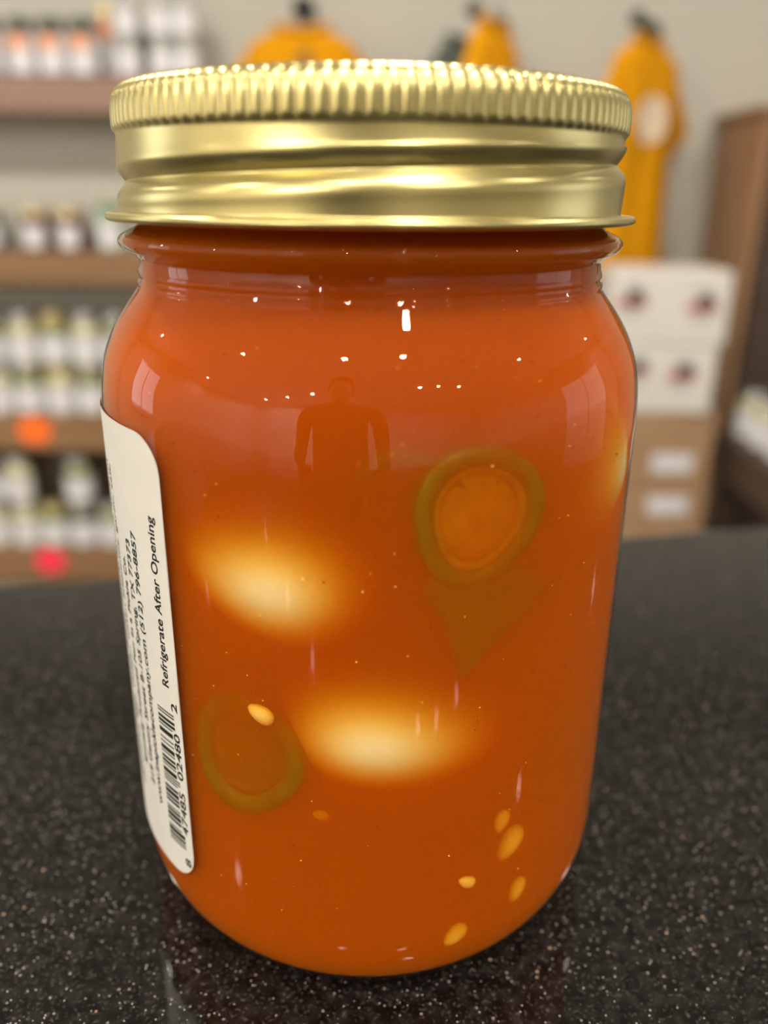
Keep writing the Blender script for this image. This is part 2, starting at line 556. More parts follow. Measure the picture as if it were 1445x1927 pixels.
bead = [(35.2, 111.9), (36.2, 112.02)] + [(36.75 + .62 * cos(t), 111.45 + .55 * sin(t)) for t in [pi / 2 - pi * k / 9 for k in range(10)]] + [(36.0, 110.9), (34.9, 110.95), (34.5, 111.3)]
vs, fs = lathe([(r * mm, z * mm) for r, z in bead], 192, closed=True)
link('rolled_bead', mesh('rolled_bead', vs, fs, M['gold'], True), lid)

# ---- paper label
RL = 40.62
A1, A0 = R_(-39.5), R_(-215)
ZT, ZBt = 86.3, 15.9


def cylp(a, z, r=RL): return (r * sin(a) * mm, -r * cos(a) * mm, z * mm)


rc = 5.2     # corner radius, mm
vs, fs = [], []
us = [0, .15, .4, .8, 1.3, 2, 2.8, 3.6, 4.4, rc] + [rc + i * 2.2 for i in range(1, 52)]
Wl = (A1 - A0) * RL
us = [u for u in us if u < Wl - rc] + [Wl - rc, Wl - 3.6, Wl - 2, Wl - .8, Wl]
NV = 24
for layer, rr in ((0, RL), (1, RL - .1)):
    for u in us:
        e = min(u, Wl - u)
        ins = rc - math.sqrt(max(rc * rc - (rc - e) ** 2, 0)) if e < rc else 0
        for j in range(NV + 1):
            z = ZBt + ins + (ZT - ZBt - 2 * ins) * j / NV
            # heel of the jar curves in slightly at the label's foot
            rad = rr - (.0 if z > 16.5 else .02 * (16.5 - z))
            wav = .05 * sin(z * .33 + 1) * max(0, 1 - u / 3) ** 2 if layer == 0 else 0
            vs.append(cylp(A1 - (u - wav) / RL, z, rad))
nu = len(us)
for i in range(nu - 1):
    for j in range(NV):
        q = (i * (NV + 1) + j, i * (NV + 1) + j + 1, (i + 1) * (NV + 1) + j + 1, (i + 1) * (NV + 1) + j)
        fs.append(q)
        o_ = nu * (NV + 1)
        fs.append(tuple(k + o_ for k in q[::-1]))
lab = link('label', mesh('label', vs, fs, M['paper'], True), jar)
tag(lab, 'cream paper label with address lines and barcode')


def text_mesh(s, size, spacing=1.0):
    cu = bpy.data.curves.new('t', 'FONT')
    cu.body = s; cu.size = size; cu.space_character = spacing; cu.resolution_u = 3
    o = bpy.data.objects.new('t', cu)
    COL.objects.link(o)
    dg = bpy.context.evaluated_depsgraph_get()
    me = bpy.data.meshes.new_from_object(o.evaluated_get(dg))
    bpy.data.objects.remove(o); bpy.data.curves.remove(cu)
    return me


def print_line(name, s, a0, z_lo, z_hi, size, mat):
    """lettering reads upwards: baseline along +z at azimuth a0 (deg), stretched to z_lo..z_hi"""
    me = text_mesh(s, size)
    # a second, slightly shifted strike gives the printed weight
    vs0 = [v.co.copy() for v in me.vertices]; fs0 = [tuple(p.vertices) for p in me.polygons]
    bpy.data.meshes.remove(me)
    n0 = len(vs0); vv, ff = [], []
    for q, (dx, dy) in enumerate(((0, 0), (.035 * size, 0), (.018 * size, .025 * size))):
        vv += [v + Vector((dx, dy, .003 * q)) for v in vs0]; ff += [tuple(i + q * n0 for i in f) for f in fs0]
    me = mesh(name, vv, ff, mat)
    xs = [v.co.x for v in me.vertices]
    w = max(xs) - min(xs); x0 = min(xs)
    for v in me.vertices:
        z = z_lo + (v.co.x - x0) / w * (z_hi - z_lo)
        v.co = Vector(cylp(R_(a0) - v.co.y / RL, z, RL + .035 + v.co.z))
    return link(name, me, lab)


print_line('lettering', 'Refrigerate After Opening', -42.55, 49.8, 75.4, 2.25, M['ink'])
print_line('lettering', 'www.inapicklecompany.com (512) 796-8857', -50.5, 26.2, 71.5, 2.05, M['ink_green'])
print_line('lettering', '219 Gentry Street B-105 Spring, TX 77373', -53.95, 28.4, 69.6, 2.05, M['ink_green'])
print_line('lettering', 'Specially Produced For: In a Pickle Co.', -58.0, 30.5, 66.2, 2.05, M['ink_green'])
for i, (s, a_) in enumerate((('Ingredients: eggs, vinegar, water, jalapenos, garlic, salt,', -62.6), ('cayenne pepper sauce, spices, natural flavors, sodium', -65.8), ('benzoate as a preservative. Contains: eggs.', -69.0))):
    print_line('lettering', s, a_, 24.5, 79 - 6 * (i == 2), 1.6, M['ink_green'])

# barcode, bars lie along the jar's circumference
Lc = {'0': '0001101', '1': '0011001', '2': '0010011', '3': '0111101', '4': '0100011', '5': '0110001', '6': '0101111', '7': '0111011', '8': '0110111', '9': '0001011'}
digits = '847485024802'
bits = '101' + ''.join(Lc[d] for d in digits[:6]) + '01010' + ''.join(''.join('1' if c == '0' else '0' for c in Lc[d]) for d in digits[6:]) + '101'
zb0, zb1 = 21.6, 45.5
md = (zb1 - zb0) / len(bits)
vs, fs = [], []
k = 0
while k < len(bits):
    if bits[k] == '1':
        e = k
        while e < len(bits) and bits[e] == '1': e += 1
        tall = k < 10 or k >= len(bits) - 10 or 45 <= k < 50
        zl, zh = zb0 + k * md, zb0 + e * md
        aa = [R_(-47.9 + (6.1 if tall else 5.1) * q / 4) for q in range(5)]
        b0 = len(vs)
        for a in aa: vs += [cylp(a, zl, RL + .035), cylp(a, zh, RL + .035)]
        fs += [(b0 + 2 * q, b0 + 2 * q + 2, b0 + 2 * q + 3, b0 + 2 * q + 1) for q in range(4)]
        k = e
    else: k += 1
link('barcode', mesh('barcode', vs, fs, M['ink']), lab)
for s, z_lo, z_hi in (('8', 18.6, 20.1), ('47485', 24.6, 32.4), ('02480', 34.6, 42.6), ('2', 46.2, 47.7)):
    print_line('barcode_digits', s, -40.45, z_lo, z_hi, 1.95, M['ink'])


# ------------------------------------------------------------------ what floats in the brine
def cpos(a_deg, z, r): return Vector(cylp(R_(a_deg), z, r))


def frame_at(a_deg, spin=0.0):
    """x tangential (to the right), y radial outwards, z up, then spun about the radial axis"""
    a = R_(a_deg)
    tx, rad, up = Vector((cos(a), sin(a), 0)), Vector((sin(a), -cos(a), 0)), Vector((0, 0, 1))
    m = Matrix((tx, rad, up)).transposed().to_4x4()
    return m @ Matrix.Rotation(R_(spin), 4, 'Y')


def place(o, a_deg, z, r, spin=0.0, tilt=0.0):
    o.matrix_world = Matrix.Translation(cpos(a_deg, z, r)) @ frame_at(a_deg, spin) @ Matrix.Rotation(R_(tilt), 4, 'X')
    return o


def egg_mesh(L, S, D):
    """long semi-axis L along x, S along z, D along y (radial); one end blunter"""
    bm = bmesh.new()
    bmesh.ops.create_uvsphere(bm, u_segments=48, v_segments=32, radius=1)
    for v in bm.verts:
        x, y, z = v.co.z, v.co.y, v.co.x
        k = 1 + .13 * x
        v.co = Vector((x * L, y * D * k, z * S * k)) * mm
    return bm_mesh('pickled_egg', bm, M['egg'], True)


EGGS = [(-23.2, 68.9, 16.0, 12.2, 12, 10, .2, 'pickled egg glowing cream in the brine left of the middle'),
        (8.0, 46.3, 17.0, 12.2, 12, 193, .2, 'pickled egg pressed to the glass below the middle, tilted to the right'),
        (65, 80.5, 17, 13, 12.5, 82, -.2, 'pickled egg standing upright at the right edge of the jar')]
for a, z, L, S, D, sp, gap, lb in EGGS:
    o = link('pickled_egg', egg_mesh(L, S, D))
    place(o, a, z, RB - gap - D * 1.03, sp)
    tag(o, lb, 'egg', 'eggs in the orange brine')


def slice_thing(a, z, rad, wall, thick, depth, sp, tilt, lb, ribs=True, ex=1.0, core=.66, core_mat='pepper_core', flesh_mat='pepper_flesh'):
    t = empty('jalapeno_slice')
    place(t, a, z, RB - depth - thick / 2, sp, tilt)
    n = 40
    vs, fs = [], []

    def rr(k): return 1 + .05 * sin(3 * 2 * pi * k / n + .6)
    sec = [(1, -.5), (1.015, -.25), (1.02, 0), (1.015, .25), (1, .5), (1 - wall * .5, .52), (1 - wall, .5), (1 - wall * 1.03, 0), (1 - wall, -.5), (1 - wall * .5, -.52)]
    for k in range(n):
        th = 2 * pi * k / n
        for (f, y) in sec: vs.append((rad * f * rr(k) * cos(th) * mm, y * thick * mm, rad * ex * f * rr(k) * sin(th) * mm))
    m_ = len(sec)
    for k in range(n):
        for j in range(m_): fs.append((k * m_ + j, k * m_ + (j + 1) % m_, ((k + 1) % n) * m_ + (j + 1) % m_, ((k + 1) % n) * m_ + j))
    link('rind', mesh('rind', vs, fs, M['pepper_skin'], True), t)
    # inner flesh ring, core and three membranes
    vs, fs = [], []
    sec2 = [(1 - wall * 1.0, -.42), (1 - wall * 1.0, .42), (1 - wall * 1.5, .4), (1 - wall * 1.6, 0), (1 - wall * 1.5, -.4)]
    for k in range(n):
        th = 2 * pi * k / n
        for (f, y) in sec2: vs.append((rad * f * rr(k) * cos(th) * mm, y * thick * mm, rad * ex * f * rr(k) * sin(th) * mm))
    m_ = len(sec2)
    for k in range(n):
        for j in range(m_): fs.append((k * m_ + j, k * m_ + (j + 1) % m_, ((k + 1) % n) * m_ + (j + 1) % m_, ((k + 1) % n) * m_ + j))
    link('flesh', mesh('flesh', vs, fs, M[flesh_mat], True), t)
    if ribs:
        bm = bmesh.new(); bmesh.ops.create_icosphere(bm, subdivisions=3, radius=1)
        for v in bm.verts: v.co = Vector((v.co.x * rad * core, math.copysign(abs(v.co.y) ** .35, v.co.y) * thick * .47, v.co.z * rad * ex * core)) * mm
        link('core', bm_mesh('core', bm, M[core_mat], True), t)
        for q in range(3):
            th = 2 * pi * q / 3 + .5
            bm = tube_bm([Vector((cos(th) * rad * f, 0, sin(th) * rad * ex * f)) * mm for f in (.2, .4, .6, 1 - wall * 1.2)], [1.3 * mm, .9 * mm, .9 * mm, 1.4 * mm], 8)
            link('membrane', bm_mesh('membrane', bm, M['pepper_flesh'], True), t)
        for q, (dx, dz) in enumerate(((-.32, .42), (.42, .25), (-.45, -.22), (.2, -.5))):
            o = link('seed', SEED, t, (dx * rad * mm, thick * .02 * mm, dz * rad * mm), (0, random.uniform(0, 3), 0))
    tag(t, lb, 'pepper', 'jalapeno pieces in the brine')
    return t


bm = bmesh.new(); bmesh.ops.create_icosphere(bm, subdivisions=2, radius=1)
for v in bm.verts:
    k = 1 - .28 * v.co.x
    v.co = Vector((v.co.x * 1.55, v.co.y * .55, v.co.z * 1.0 * k)) * mm
SEED = bm_mesh('pepper_seed', bm, M['seed'], True)

slice_thing(21.5, 77.8, 8.6, .25, 4.0, 2.0, 0, 0, 'round green jalapeno slice with orange core at the upper right of the brine', ex=1.08)
slice_thing(8.0, 79.5, 7.5, .24, 3.5, 4.2, 20, -15, 'faint jalapeno slice half hidden behind the bigger round slice', ribs=False)
slice_thing(-25.5, 42.0, 8.4, .3, 5, 1.9, 10, 4, 'dim green jalapeno slice low in the brine near the label', ex=1.1, core=.78, core_mat='pepper_skin', flesh_mat='pepper_skin')
slice_thing(55, 33.0, 7.5, .3, 5, 2.6, 30, -4, 'faint jalapeno slice at the lower right edge of the jar', core=.78, core_mat='pepper_skin', flesh_mat='pepper_skin')

# the long green wedge below the round slice
wp = [(800, 1130), (840, 1085), (920, 1075), (1000, 1078), (1074, 1092), (1035, 1145), (985, 1195), (940, 1240), (905, 1285), (878, 1302), (862, 1240), (838, 1180)]
wp = [oncyl(x, y, RB * mm) for x, y in wp]
ca = sum(p[0] for p in wp) / len(wp); cz = sum(p[1] for p in wp) / len(wp)
bm = bmesh.new()
rowsw = []
for f, d in ((.0, 2.0), (.5, 1.9), (.86, 2.0), (1.0, 2.7), (.97, 4.0), (.6, 4.8), (0, 5.1)):
    if f == 0: rowsw.append([bm.verts.new(cylp(ca, cz * 1000, RB - d))]); continue
    rowsw.append([bm.verts.new(cylp(ca + (a - ca) * f, (cz + (z - cz) * f) * 1000, RB - d)) for a, z in wp])
nw = len(wp)
for A, B in zip(rowsw[:-1], rowsw[1:]):
    for k in range(nw):
        k2 = (k + 1) % nw
        if len(A) == 1: bm.faces.new((A[0], B[k], B[k2]))
        elif len(B) == 1: bm.faces.new((A[k], A[k2], B[0]))
        else: bm.faces.new((A[k], A[k2], B[k2], B[k]))
o = link('jalapeno_wedge', bm_mesh('jalapeno_wedge', bm, M['pepper_skin'], True))
tag(o, 'long green jalapeno wedge slanting below the round slice', 'pepper', 'jalapeno pieces in the brine')

SEEDS = [(483, 1352, .55, 25, 1.0, 'lone pale seed left of the lower egg'), (885, 1670, .55, 30, .75, 'small pale seed low in the brine under the wedge'),
         (865, 1775, 1.15, -40, 1.1, 'orange seed nearest the bottom of the jar'), (985, 1685, 1.0, -60, 1.1, 'slanted seed near the lower right curve of the jar'),
         (958, 1560, 1.25, -70, .95, 'upper seed of the touching pair at lower right'), (975, 1600, 1.35, -50, 1.5, 'long lower seed of the touching pair at lower right'),
         (595, 1558, 2.0, 10, .6, 'faint tiny seed under the lower egg')]
for x, y, d, sp, sz, lb in SEEDS:
    a, z = oncyl(x, y, RB * mm)
    o = link('pepper_seed', SEED)
    place(o, degrees(a), z * 1000, RB - d - .55, sp)
    o.scale = (sz * 1.35,) * 3
    tag(o, lb, 'seed', 'seeds in the brine')

# fine chilli flecks and pale bubble glints, too many and small to count
vs, fs = [], []
rnd = random.Random(3)
for k in range(520):
    a, z, d = R_(rnd.uniform(-75, 75)), rnd.uniform(8, 98), rnd.uniform(.25, 1.6)
    r0 = RB - d - (0 if z < 88 else (z - 88) * .35) - (0 if z > 14 else (14 - z) * .5)
    c = Vector(cylp(a, z, r0)); s = rnd.uniform(.07, .2) * mm
    b0 = len(vs)
    vs += [c + Vector(v) * s * rnd.uniform(.6, 1.3) for v in ((1, 0, 0), (-1, 0, 0), (0, 1, 0), (0, -1, 0), (0, 0, 1), (0, 0, -1))]
    fs += [tuple(b0 + i for i in f) for f in ((0, 2, 4), (2, 1, 4), (1, 3, 4), (3, 0, 4), (2, 0, 5), (1, 2, 5), (3, 1, 5), (0, 3, 5))]
fm = mesh('chilli_flecks_glints', vs, fs, [M['fleck'], M['seed']])
fm.polygons.foreach_set('material_index', [1 if (k // 8) % 4 == 0 else 0 for k in range(len(fs))])  # every fourth speck pale: a bubble's tiny highlight put into the colour
tag(link('chilli_flecks_glints', fm), 'fine dark chilli flecks and pale painted bubble glints drifting in the orange brine', 'spice', kind='stuff')


# ------------------------------------------------------------------ shelves on the left
def wall_shelf(name, x0, x1, y0, z0, z1, mat, lb, cat='shelf'):
    t = tag(empty(name, ((x0 + x1) / 2, rm['y1'], z0)), lb, cat)
    w = (x1 - x0) / 2
    box('board', (-w, y0 - rm['y1'], 0), (w, -.001, z1 - z0), mat, t, .004)
    for bx_ in (-w + .12, w - .12):
        bm = box_bm((bx_ - .015, -.02, -.11), (bx_ + .015, -.002, -.001))
        box_bm((bx_ - .015, -.11, -.02), (bx_ + .015, -.002, -.001), bm=bm)
        tube_bm([(bx_, -.10, -.012), (bx_, -.012, -.10)], .008, 8, bm=bm)
        link('bracket', bm_mesh('bracket', bm, M['iron']), t)
    return t


KS = (2.36 + .13) / (2.15 + .13)
SX0, SX1 = -1.36 * KS, -.46 * KS
YF = 2.36


def zs(z): return CAM.z + (z - CAM.z) * KS


wall_shelf('wall_shelf', SX0, SX1, YF, zs(.296), zs(.375), M['wood_top'], 'upper reddish-brown wall shelf carrying jars with orange-printed labels')
wall_shelf('wall_shelf', SX0, SX1, YF, zs(-.118), zs(-.036), M['wood_shelf'], 'brown wall shelf carrying two dark red jars')
ds = tag(empty('display_shelf', ((SX0 + SX1) / 2, rm['y1'], rm['z0'])), 'low brown wooden display shelf with orange and pink price stickers', 'shelf')
w = (SX1 - SX0) / 2
for z0, z1 in ((zs(-.575), zs(-.476)), (zs(-.985), zs(-.880))):
    box('board', (-w, YF - rm['y1'], z0 - rm['z0']), (w, -.03, z1 - rm['z0']), M['wood_shelf'], ds, .004)
box('back_panel', (-w, -.03, .015), (w, -.002, .88), M['wood_dark'], ds)
for s in (-1, 1): box('side_panel', (s * w - .012, YF - rm['y1'] + .01, 0), (s * w + .012, -.002, .88), M['wood_shelf'], ds)


def round_tag(x, y, rx, rz, mat, lb):
    p = at(x, y, YF - .002)
    bm = bmesh.new(); bmesh.ops.create_cone(bm, cap_ends=True, segments=40, radius1=1, radius2=1, depth=1)
    for v in bm.verts: v.co = Vector((v.co.x * rx, v.co.z * .002, v.co.y * rz))
    o = link('price_sticker', bm_mesh('price_sticker', bm, mat), None, p)
    tag(o, lb, 'sticker', 'round price stickers on shelf edges')


round_tag(65, 810, .052, .042, M['orange_tag'], 'fluorescent orange round price sticker on the shelf edge')
round_tag(95, 1055, .050, .043, M['pink_tag'], 'fluorescent pink round price sticker on the lowest shelf edge')

# shelf jars: shared meshes, one per kind
JARMESH = {}


def jar_meshes(rad, h, body_mat, lid_mat):
    key = (rad, h, body_mat.name, lid_mat.name)
    if key not in JARMESH:
        p = spline([(rad * .82, 0), (rad * .97, .004), (rad, .014), (rad, h * .35), (rad, h * .66), (rad * .96, h * .73), (rad * .84, h * .79), (rad * .82, h * .83), (rad * .82, h * .86)], 3)
        vs, fs = lathe([(0, 0)] + p + [(0, h * .86)], 28)
        b_ = mesh('jar_body', vs, fs, body_mat, True)
        p = [(rad * .88, h * .845), (rad * .9, h * .85), (rad * .87, h * .87), (rad * .87, h * .985), (rad * .84, h), (rad * .7, h * .995), (0, h * .995)]
        vs, fs = lathe([(rad * .82, h * .845)] + p, 28)
        l_ = mesh('jar_lid', vs, fs, lid_mat, False)
        JARMESH[key] = (b_, l_)
    return JARMESH[key]


def curved(rad, a0, a1, z0, z1, n=12):
    vs = []
    for k in range(n + 1):
        a = a0 + (a1 - a0) * k / n
        vs += [(rad * sin(a), -rad * cos(a), z0), (rad * sin(a), -rad * cos(a), z1)]
    return vs, [(2 * k, 2 * k + 2, 2 * k + 3, 2 * k + 1) for k in range(n)]


LABM = {}


def shelf_jar(loc, rad, h, body_mat, lid_mat, lb, group, lz=(.12, .62), span=75, emblem=None, rz=0.0):
    t = tag(empty('shelf_jar', loc, rz), lb, 'jar', group)
    b_, l_ = jar_meshes(rad, h, body_mat, lid_mat)
    link('jar_body', b_, t); link('jar_lid', l_, t)
    key = (rad, h, lz, span)
    if key not in LABM:
        vs, fs = curved(rad + .0006, R_(-span), R_(span), h * lz[0], h * lz[1])
        LABM[key] = mesh('jar_label', vs, fs, M['white_label'], True)
    lo = link('jar_label', LABM[key], t)
    if emblem is not None:
        k2 = (rad, h, emblem.name)
        if k2 not in LABM:
            vs, fs = curved(rad + .0012, R_(-38), R_(38), h * (lz[0] + (lz[1] - lz[0]) * .62), h * (lz[0] + (lz[1] - lz[0]) * .96), 8)
            LABM[k2] = mesh('emblem', vs, fs, emblem, True)
        link('emblem', LABM[k2], lo)
    return t


ORD = ['leftmost', 'second', 'third', 'fourth', 'fifth', 'sixth', 'seventh', 'eighth', 'ninth']


def nth(i, n=99): return (ORD[i] + ' from the left') if i else 'leftmost'


def px_x(x, y, Y): return at(x, y, Y).x


# top shelf: four jars with orange-printed labels, then two stacked rows of three small jars
zt = zs(.375) + .0005
for i, px in enumerate((-20, 42, 100, 158)):
    shelf_jar((px_x(px, 90, YF + .044), YF + .044, zt), .0385, .14, M['dark_jar'], M['dark_lid'], 'dark-lidded jar with orange-topped label, %s on the upper shelf' % nth(i), 'jars with orange labels on the upper shelf', (.06, .72), 70, M['orange_print'])
for r in range(2):
    for i, px in enumerate((243, 306, 352)):
        shelf_jar((px_x(px, 90, YF + .05), YF + .05, zt + r * .0945), .0345, .094, M['clear_jar'], M['steel_lid'], 'small grey jar in the %s row of the six-jar stack, %s' % (('lower', 'upper')[r], ('left one', 'middle one', 'right one')[i]), 'stacked small jars on the upper shelf', (.1, .74), 62)
shelf_jar((px_x(198, 20, YF + .105), YF + .105, zt), .029, .185, M['red_jar'], M['gold_shelf'], 'tall red jar standing behind the orange-label jars', 'jars with orange labels on the upper shelf', (.1, .8), 60, M['orange_print'])
# second shelf
zt = zs(-.036) + .0005
for i, px in enumerate((70, 134)):
    shelf_jar((px_x(px, 430, YF + .055), YF + .055, zt), .042, .12, M['red_jar'], M['gold_shelf'], ('left' if i == 0 else 'right') + ' one of two dark red jars on the middle shelf', 'dark red jars on the middle shelf', (.10, .60), 42)
shelf_jar((px_x(207, 410, YF + .07), YF + .07, zt), .040, .13, pbr('mint_jar', (.30, .40, .30), .15, coat=.4), pbr('green_lid', (.10, .22, .08), .4), 'pale mint green jar right of the dark red jars', None, (.1, .6), 60)
shelf_jar((px_x(-18, 430, YF + .055), YF + .055, zt), .042, .12, M['dark_jar'], M['gold_shelf'], 'dark jar cut by the left picture edge on the middle shelf', None, (.10, .66), 55)
# display shelf: two boards, jars stacked two high
rr_ = random.Random(5)
for s, (zt, nm, mats) in enumerate(((zs(-.476) + .0005, 'above the orange sticker', ('green_jar', 'pale_jar')), (zs(-.880) + .0005, 'above the pink sticker', ('green_jar', 'dark_jar')))):
    for r in range(2):
        n = 6
        for i in range(n):
            x = -1.277 + i * .094 + rr_.uniform(-.0015, .0015) + (.02 if s else 0)
            if s == 1 and r == 1 and i in (2, 4): continue
            m_ = M[mats[(i + r) % 2]] if rr_.random() < .8 else M['pale_jar']
            shelf_jar((x, YF + .050, zt + r * .1515), .0445, .151, m_, M['steel_lid'] if (i + s) % 3 else M['gold_shelf'],
                      'pickle jar in the %s row %s, %s' % (('lower', 'upper')[r], nm, nth(i)), 'stacked pickle jars on the display shelf', (.07, .60), 80, None, rr_.uniform(-.2, .2))


# ------------------------------------------------------------------ shirts on the wall
def shirt(t, mat, H=.60, W=.40, seed=0, emblem=None, collar=None):
    """body tube, two drooping sleeves, collar; local x across the shoulders, y depth, z up from the collar"""
    rnd = random.Random(seed)
    ph = [rnd.uniform(0, 6) for _ in range(6)]
    rows = []
    NZ, NA = 30, 40
    for j in range(NZ + 1):
        v = j / NZ
        z = -v * H
        if v < .10: hw = .085 + (W / 2 - .085) * (v / .10) ** .75
        else: hw = W / 2 * (1 - .06 * sin((v - .1) * pi))
        if v < .10: z -= .0
        th = .012 + .035 * min(1, v / .25) + .006 * sin(6 * v + ph[0])
        zz = -.036 * (v / .10) if v < .10 else -.036 - (H - .036) * (v - .1) / .9
        row = []
        for k in range(NA):
            a = 2 * pi * k / NA
            fold = .010 * min(1, v * 2) * sin(5 * a + ph[1] + 3 * v) + .006 * min(1, v * 2) * sin(9 * a + ph[2])
            x = hw * cos(a)
            y = (th + fold) * (1 if sin(a) > 0 else -1) * abs(sin(a)) ** .6
            row.append((x, y, zz))
        rows.append(row)
    vs = [p for r in rows for p in r]
    fs = [(j * NA + k, j * NA + (k + 1) % NA, (j + 1) * NA + (k + 1) % NA, (j + 1) * NA + k) for j in range(NZ) for k in range(NA)]
    fs.append(tuple(range(NA))[::-1])
    link('shirt_body', mesh('shirt_body', vs, fs, mat, True), t)
    for s in (-1, 1):
        vs, fs = [], []
        NS, NB = 8, 20
        for j in range(NS + 1):
            u = j / NS
            c = Vector((s * (W / 2 - .05 + .10 * u), 0, -.086 - .13 * u))
            half = .068
            ax = Vector((s * .81, 0, .58)).normalized()
            for k in range(NB):
                a = 2 * pi * k / NB
                fold = .006 * sin(4 * a + ph[3] + 4 * u)
                vs.append(c + ax * cos(a) * half + Vector((0, (.022 + fold) * sin(a), 0)))
        fs = [(j * NB + k, j * NB + (k + 1) % NB, (j + 1) * NB + (k + 1) % NB, (j + 1) * NB + k) for j in range(NS) for k in range(NB)]
        link('sleeve', mesh('sleeve', vs, fs, mat, True), t)
    pts = [(.072 * cos(a), .018 * sin(a), .002 + .014 * abs(cos(a))) for a in [2 * pi * k / 24 for k in range(25)]]
    link('collar', bm_mesh('collar', tube_bm(pts, .009, 8), collar or mat, True), t)
    if emblem:
        m_, cx_, cz_, ex_, ez_ = emblem

        def front(x, z):
            v = .1 + .9 * (-z - .036) / (H - .036)
            hw = W / 2 * (1 - .06 * sin((v - .1) * pi))
            a = -math.acos(max(-1, min(1, x / hw)))
            th = .012 + .035 * min(1, v / .25) + .006 * sin(6 * v + ph[0])
            fold = .010 * min(1, v * 2) * sin(5 * a + ph[1] + 3 * v) + .006 * min(1, v * 2) * sin(9 * a + ph[2])
            return -(th + fold) * abs(sin(a)) ** .6
        bm = bmesh.new()
        rings = []
        for q in range(1, 6):
            rings.append([bm.verts.new((cx_ + ex_ * q / 5 * cos(t_), front(cx_ + ex_ * q / 5 * cos(t_), cz_ + ez_ * q / 5 * sin(t_)) - .0035, cz_ + ez_ * q / 5 * sin(t_))) for t_ in [2 * pi * k / 28 for k in range(28)]])
        bm.faces.new(rings[0])
        for A, B in zip(rings[:-1], rings[1:]):
            for k in range(28): bm.faces.new((A[k], A[(k + 1) % 28], B[(k + 1) % 28], B[k]))
        link('chest_print', bm_mesh('chest_print', bm, m_), t)


def hanger(loc, rz, mat, lb, W=.36):
    t = tag(empty('clothes_hanger', loc, rz), lb, 'hanger', 'clothes hangers on the wall hooks')
    pts = spline([(-W / 2, 0, -.075), (-W / 4, 0, -.035), (-.03, 0, -.008), (0, 0, 0), (.03, 0, -.008), (W / 4, 0, -.035), (W / 2, 0, -.075)], 4)
    link('shoulder_bar', bm_mesh('shoulder_bar', tube_bm(pts, .008, 8), mat, True), t)
    hk = [(0, 0, 0), (0, 0, .035)] + [(.02 - .02 * cos(a), 0, .04 + .02 * sin(a)) for a in [k * pi * 1.3 / 8 for k in range(9)]]
    link('hook', bm_mesh('hook', tube_bm(hk, .003, 8), M['iron'], True), t)
    return t


def wall_hook(p, reach, lb, dx=0.0):
    """iron rod from the wall plate to a ball end; p = ball end"""
    t = tag(empty('wall_hook', (p[0], rm['y1'], p[2])), lb, 'hook', 'iron hooks on the wall')
    d = p[1] - rm['y1']
    link('rod', bm_mesh('rod', tube_bm([(dx, -.004, .01), (dx * .4, d * .6, 0), (0, d, 0)], .008, 10), M['iron'], True), t)
    bm = bmesh.new(); bmesh.ops.create_uvsphere(bm, u_segments=16, v_segments=10, radius=.02)
    bmesh.ops.translate(bm, verts=bm.verts[:], vec=(0, d, 0))
    link('ball_end', bm_mesh('ball_end', bm, M['iron'], True), t)
    bm = bmesh.new(); bmesh.ops.create_cone(bm, cap_ends=True, segments=20, radius1=.03, radius2=.03, depth=.01)
    bmesh.ops.rotate(bm, verts=bm.verts[:], cent=(0, 0, 0), matrix=Matrix.Rotation(pi / 2, 3, 'X')); bmesh.ops.translate(bm, verts=bm.verts[:], vec=(dx, -.006, .01))
    link('wall_plate', bm_mesh('wall_plate', bm, M['iron']), t)
    return t


# shirt facing the room
SY = 2.38
p = at(568, 72, SY)
hanger((p.x, SY, p.z + .004), 0, M['hanger_dark'], 'dark hanger under the shirt that faces the room', .27)
s1 = tag(empty('hanging_shirt', (p.x, SY, p.z + .012)), 'mustard shirt facing the room behind the lid, small dark chest mark', 'shirt', 'mustard shirts on the wall')
shirt(s1, M['shirt'], .62, .29, 1, (M['shirt_ink'], .01, -.075, .025, .035))
q = at(565, 8, SY); wall_hook((q.x, SY, q.z), .1, 'iron hook holding the mustard shirt that faces the room')
# dark green shirt with a mustard one hung in front of it
p = at(880, 75, 2.41)
s2 = tag(empty('hanging_shirt', (p.x + .015, 2.445, p.z - .005), R_(14)), 'dark green shirt on the wall behind a mustard shirt', 'shirt')
shirt(s2, M['shirt_green'], .6, .21, 2)
p = at(930, 58, 2.17)
s3 = tag(empty('hanging_shirt', (p.x, 2.17, p.z), R_(60)), 'mustard shirt turned sideways in front of the dark green shirt', 'shirt', 'mustard shirts on the wall')
shirt(s3, M['shirt'], .6, .24, 3)
q = at(893, 18, 2.17); wall_hook((q.x, 2.17, q.z), .2, 'iron hook holding the dark green shirt and a mustard shirt', .10)
hanger((p.x, 2.17, p.z - .006), R_(60), M['hanger'], 'grey hanger in the mustard shirt before the green one', .26)
# shirt seen edge-on at the right
p = at(1222, 88, 2.25)
s4 = tag(empty('hanging_shirt', (p.x, 2.25, p.z), R_(48)), 'mustard shirt hanging edge-on at the right with a pale round print', 'shirt', 'mustard shirts on the wall')
shirt(s4, M['shirt'], .55, .32, 4, (M['shirt_white'], -.04, -.17, .075, .055))
q = at(1200, 35, 2.25); wall_hook((q.x, 2.25, q.z), .25, 'iron hook above the edge-on mustard shirt', .10)
hanger((p.x, 2.25, p.z - .006), R_(48), M['hanger'], 'grey hanger in the edge-on mustard shirt', .30)


